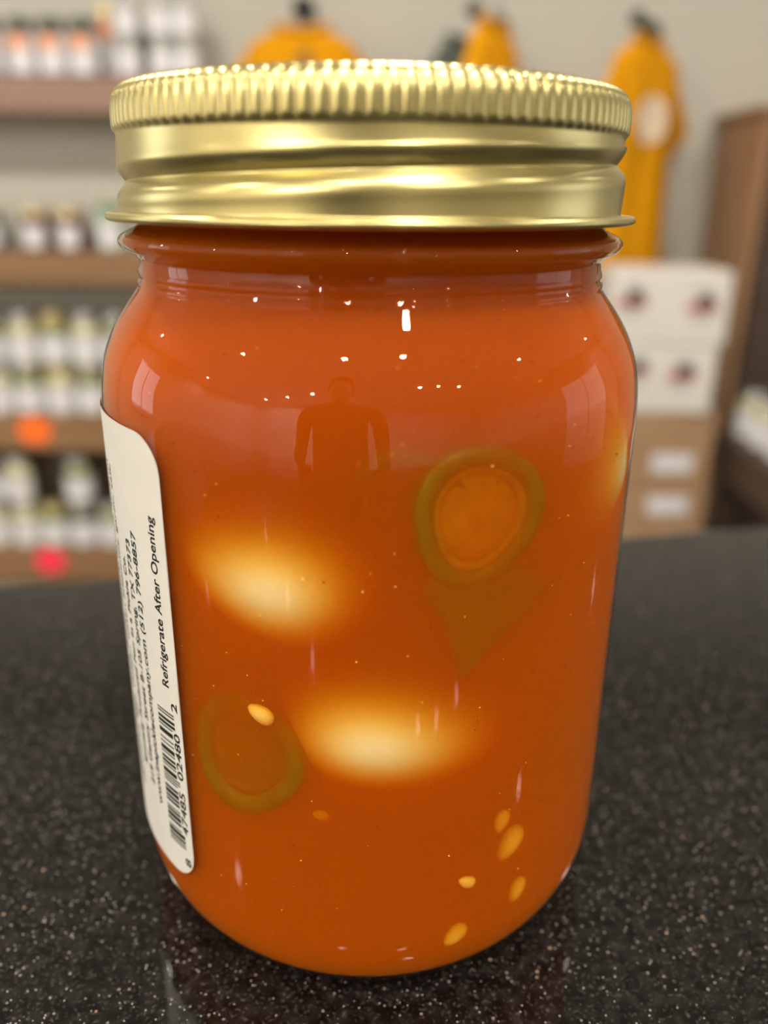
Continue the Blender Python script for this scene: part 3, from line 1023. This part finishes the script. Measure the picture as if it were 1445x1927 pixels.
# ------------------------------------------------------------------ cartons, cabinet and crate on the right
def carton(x0, x1, y0, dep, z0, z1, mat, lb, prints, group, rz=0.0):
    t = tag(empty('cardboard_box', ((x0 + x1) / 2, y0 + dep / 2, z0), rz), lb, 'box', group)
    w, h = (x1 - x0) / 2, z1 - z0
    box('carton_body', (-w, -dep / 2, 0), (w, dep / 2, h - .003), mat, t, .004)
    for s in (-1, 1): box('top_flap', (-w + .002, -dep / 2 * (1 if s < 0 else 0) + .001, h - .003), (w - .002, dep / 2 * (0 if s < 0 else 1) - .001, h), mat, t)
    box('tape', (-w + .003, -.025, h), (w - .003, .025, h + .0006), M['tape'], t)
    for kind, cx_, cz_, sz in prints:
        y_ = -dep / 2
        if kind == 'logo':
            f = link('logo', bm_mesh('logo', box_bm((cx_ - sz, y_ - .0012, cz_ - sz * .45), (cx_ + sz, y_ - .0002, cz_ + sz * .12), sz * .0), M['red_print']), t)
            bm = bmesh.new(); bmesh.ops.create_cone(bm, cap_ends=True, segments=24, radius1=1, radius2=1, depth=1)
            for v in bm.verts: v.co = Vector((cx_ + sz * .2 + v.co.x * sz * .62, y_ - .001 + v.co.z * .0018, cz_ + sz * .22 + v.co.y * sz * .55))
            link('logo_mark', bm_mesh('logo_mark', bm, M['dark_print']), f)
            for q, (dz, wd) in enumerate(((1.1, .7), (-.8, .8), (-1.15, .5))):
                link('logo_line', bm_mesh('logo_line', box_bm((cx_ - sz * wd, y_ - .001, cz_ + dz * sz - .003), (cx_ + sz * wd, y_ - .0002, cz_ + dz * sz + .003)), M['grey_print']), f)
        else:
            f = box('shipping_label', (cx_ - sz, y_ - .001, cz_ - sz * .48), (cx_ + sz, y_ - .0002, cz_ + sz * .48), M['white_label'], t)
    return t


YB = 1.85
g = 'white cartons stacked on brown ones'
carton(.53, .802, YB, .20, -.2105, -.044, M['white_card'], 'upper white carton with red logos beside the wooden cabinet', [('logo', .075, .092, .034), ('logo', -.085, .10, .034)], g, R_(-5))
carton(.522, .790, YB, .20, -.374, -.2115, M['white_card'], 'lower white carton with red logos, on the brown boxes', [('logo', .058, .095, .034), ('logo', -.05, .105, .030)], g, R_(-4))
g = 'brown cartons under the white ones'
carton(.53, .806, YB, .20, -.566, -.375, M['brown_card'], 'upper brown carton with a white shipping label', [('label', .045, .065, .05)], g)
carton(.53, .812, YB, .20, -.757, -.567, M['brown_card'], 'lower brown carton with a white shipping label, seen over the counter edge', [('label', .045, .145, .05)], g)
carton(.53, .815, YB, .20, rm['z0'], -.758, M['brown_card'], 'bottom brown carton standing on the floor', [], g)

xb = at(1342, 300, 2.485).x
zt = at(1342, 232, 2.485).z - rm['z0']
cb = tag(empty('wooden_cabinet', (xb, 2.485, rm['z0'])), 'tall brown wooden plank cabinet at the right behind the cartons', 'cabinet')
dep = .34
for k in range(4):
    box('side_plank', (0, -dep * (k + 1) / 4 + .001, 0), (.018, -dep * k / 4 - .001, zt), M['wood_cab'], cb, .002)
box('cabinet_body', (.018, -dep + .02, 0), (.60, -.002, zt - .004), M['wood_cab'], cb)
box('door', (.03, -dep - .002, .06), (.30, -dep + .018, zt - .05), M['wood_dark'], cb, .003)
box('door', (.304, -dep - .002, .06), (.59, -dep + .018, zt - .05), M['wood_dark'], cb, .003)
box('top_board', (-.012, -dep - .012, zt), (.61, 0, zt + .02), M['wood_cab'], cb, .003)

YC, YK = 1.42, 1.94
xc = at(1354, 850, YK).x
ztc = at(1360, 812, YK).z - rm['z0']
cr = tag(empty('wooden_crate', (xc, YC, rm['z0'])), 'dark wooden crate stand with a dark opening at the right edge', 'crate')
cd = YK - YC
for a in (0, .36):
    for b_ in (0, cd - .05):
        box('corner_post', (a, b_, 0), (a + .05, b_ + .05, ztc - .02), M['wood_dark'], cr, .003)
for z0, z1 in ((ztc - .10, ztc - .022), (ztc - .34, ztc - .26), (ztc - .46, ztc - .38), (.02, .12)):
    box('front_slat', (-.002, -.012, z0), (.412, -.0005, z1), M['wood_dark'], cr, .002)
    box('side_slat', (-.012, .002, z0), (-.0005, cd, z1), M['wood_dark'], cr, .002)
box('crate_top', (-.014, -.014, ztc - .02), (.42, cd + .002, ztc), M['wood_dark'], cr, .002)
for i in range(5):
    shelf_jar((xc + .05, YK - .05 - i * .095, rm['z0'] + ztc + .0005), .041, .115, M['pale_jar'], M['steel_lid'], 'white-labelled jar on the dark crate, %s' % (('farthest from the counter', 'second from the back', 'third from the back', 'fourth from the back', 'nearest the counter')[i]), 'jars on the dark crate', (.05, .62), 88, None, R_(-40))


# ------------------------------------------------------------------ the person taking the picture (mirrored in lid and glass)
def make_person():
    px = -.15
    V, E, Rd = [], [], []

    def add(p, r, parent=None):
        V.append(Vector(p)); Rd.append(r if isinstance(r, tuple) else (r, r))
        if parent is not None: E.append((parent, len(V) - 1))
        return len(V) - 1
    pel = add((px, -.84, -.06), (.155, .115))
    bel = add((px, -.83, .08), (.145, .11), pel)
    che = add((px, -.81, .24), (.16, .115), bel)
    nkb = add((px, -.785, .375), (.085, .075), che)
    nk = add((px, -.768, .425), .054, nkb)
    jaw = add((px, -.742, .472), (.062, .070), nk)
    mid = add((px, -.742, .540), (.072, .085), jaw)
    add((px, -.75, .605), (.060, .070), mid)
    for s in (-1, 1):
        sh = add((px + s * .155, -.805, .335), .068, che)
        up_ = add((px + s * .205, -.815, .20), .052, sh)
        el = add((px + s * .225, -.83, .06), .043, up_)
        fa = add((px + s * .235, -.80, -.06), .038, el)
        wr = add((px + s * .235, -.765, -.17), .026, fa)
        pm = add((px + s * .235, -.750, -.215), (.018, .030), wr)
        for q, (dy, ln, r) in enumerate(((.030, .072, .0085), (.011, .080, .009), (-.009, .075, .0085), (-.027, .060, .0075))):
            k0 = add((px + s * .236, -.745 + dy, -.252), r * 1.15, pm)
            k1 = add((px + s * .234, -.742 + dy, -.252 - ln * .45), r, k0)
            k2 = add((px + s * .226, -.740 + dy, -.252 - ln * .80), r * .95, k1)
            add((px + s * .216, -.740 + dy, -.252 - ln), r * .85, k2)
        t0 = add((px + s * .222, -.718, -.215), .011, pm)
        t1 = add((px + s * .212, -.702, -.245), .0098, t0)
        add((px + s * .204, -.696, -.268), .0088, t1)
        hp = add((px + s * .085, -.84, -.15), .092, pel)
        kn_ = add((px + s * .10, -.825, -.54), .062, hp)
        an = add((px + s * .10, -.85, -1.01), .042, kn_)
        add((px + s * .11, -.725, -1.062), (.042, .030), an)
    me = bpy.data.meshes.new('person')
    me.from_pydata([tuple(v) for v in V], E, [])
    o = bpy.data.objects.new('person', me); COL.objects.link(o)
    md_ = o.modifiers.new('skin', 'SKIN')
    sv = me.skin_vertices[0].data
    for i_, r in enumerate(Rd): sv[i_].radius = r
    sv[0].use_root = True
    md_.use_smooth_shade = True
    ss_ = o.modifiers.new('sub', 'SUBSURF'); ss_.levels = 2; ss_.render_levels = 2
    dg = bpy.context.evaluated_depsgraph_get()
    me2 = bpy.data.meshes.new_from_object(o.evaluated_get(dg))
    bpy.data.objects.remove(o); bpy.data.meshes.remove(me)
    for m_ in ('skin', 'sweater', 'trousers', 'shoe'): me2.materials.append(PM[m_])
    bm = bmesh.new(); bm.from_mesh(me2)
    for zc in (-.99, -.165, -.07, .412):
        bmesh.ops.bisect_plane(bm, geom=bm.verts[:] + bm.edges[:] + bm.faces[:], plane_co=(0, 0, zc), plane_no=(0, 0, 1))
    bm.to_mesh(me2); bm.free()
    for p in me2.polygons:
        c = p.center
        p.use_smooth = True
        if c.z < -.99: p.material_index = 3
        elif c.z > .412 or (c.z < -.165 and abs(c.x - px) > .175): p.material_index = 0
        elif c.z < -.07 and abs(c.x - px) < .19: p.material_index = 2
        else: p.material_index = 1
    me2.name = 'person'
    b_ = link('person', me2)
    tag(b_, 'person in a dark sweater standing in front of the counter, mirrored in the jar', 'person')

    def blob(name, c, r, mat, cut=None, seg=24):
        bm = bmesh.new(); bmesh.ops.create_uvsphere(bm, u_segments=seg, v_segments=seg // 2, radius=1)
        for v in bm.verts: v.co = Vector(c) + Vector((v.co.x * r[0], v.co.y * r[1], v.co.z * r[2]))
        if cut:
            bmesh.ops.delete(bm, geom=[v for v in bm.verts if cut(v.co)], context='VERTS')
        return link(name, bm_mesh(name, bm, mat, True), b_)
    hc = Vector((px, -.747, .545))
    blob('hair', hc + Vector((0, -.008, .018)), (.080, .092, .092), PM['hair'], lambda c: c.y > hc.y + .02 and c.z < hc.z + .055 + .25 * (hc.y + .09 - c.y) or c.z < hc.z - .06)
    blob('nose', hc + Vector((0, .083, -.02)), (.012, .016, .020), PM['skin'], None, 12)
    blob('mouth', hc + Vector((0, .070, -.062)), (.022, .008, .006), PM['lip'], None, 12)
    for s in (-1, 1):
        blob('ear', hc + Vector((s * .074, -.005, -.01)), (.010, .018, .028), PM['skin'], None, 12)
        blob('eye', hc + Vector((s * .030, .070, .006)), (.012, .008, .006), M['white_paint'], None, 12)
        blob('iris', hc + Vector((s * .030, .076, .006)), (.0052, .003, .0052), PM['hair'], None, 12)


PM = {'skin': pbr('skin', (.55, .33, .23), .5), 'sweater': pbr('dark_sweater', (.09, .075, .065), .9), 'trousers': pbr('dark_trousers', (.02, .022, .03), .9),
      'shoe': pbr('shoe_leather', (.03, .02, .015), .4), 'hair': pbr('dark_hair', (.02, .014, .01), .5), 'lip': pbr('lip', (.42, .16, .14), .5)}
make_person()
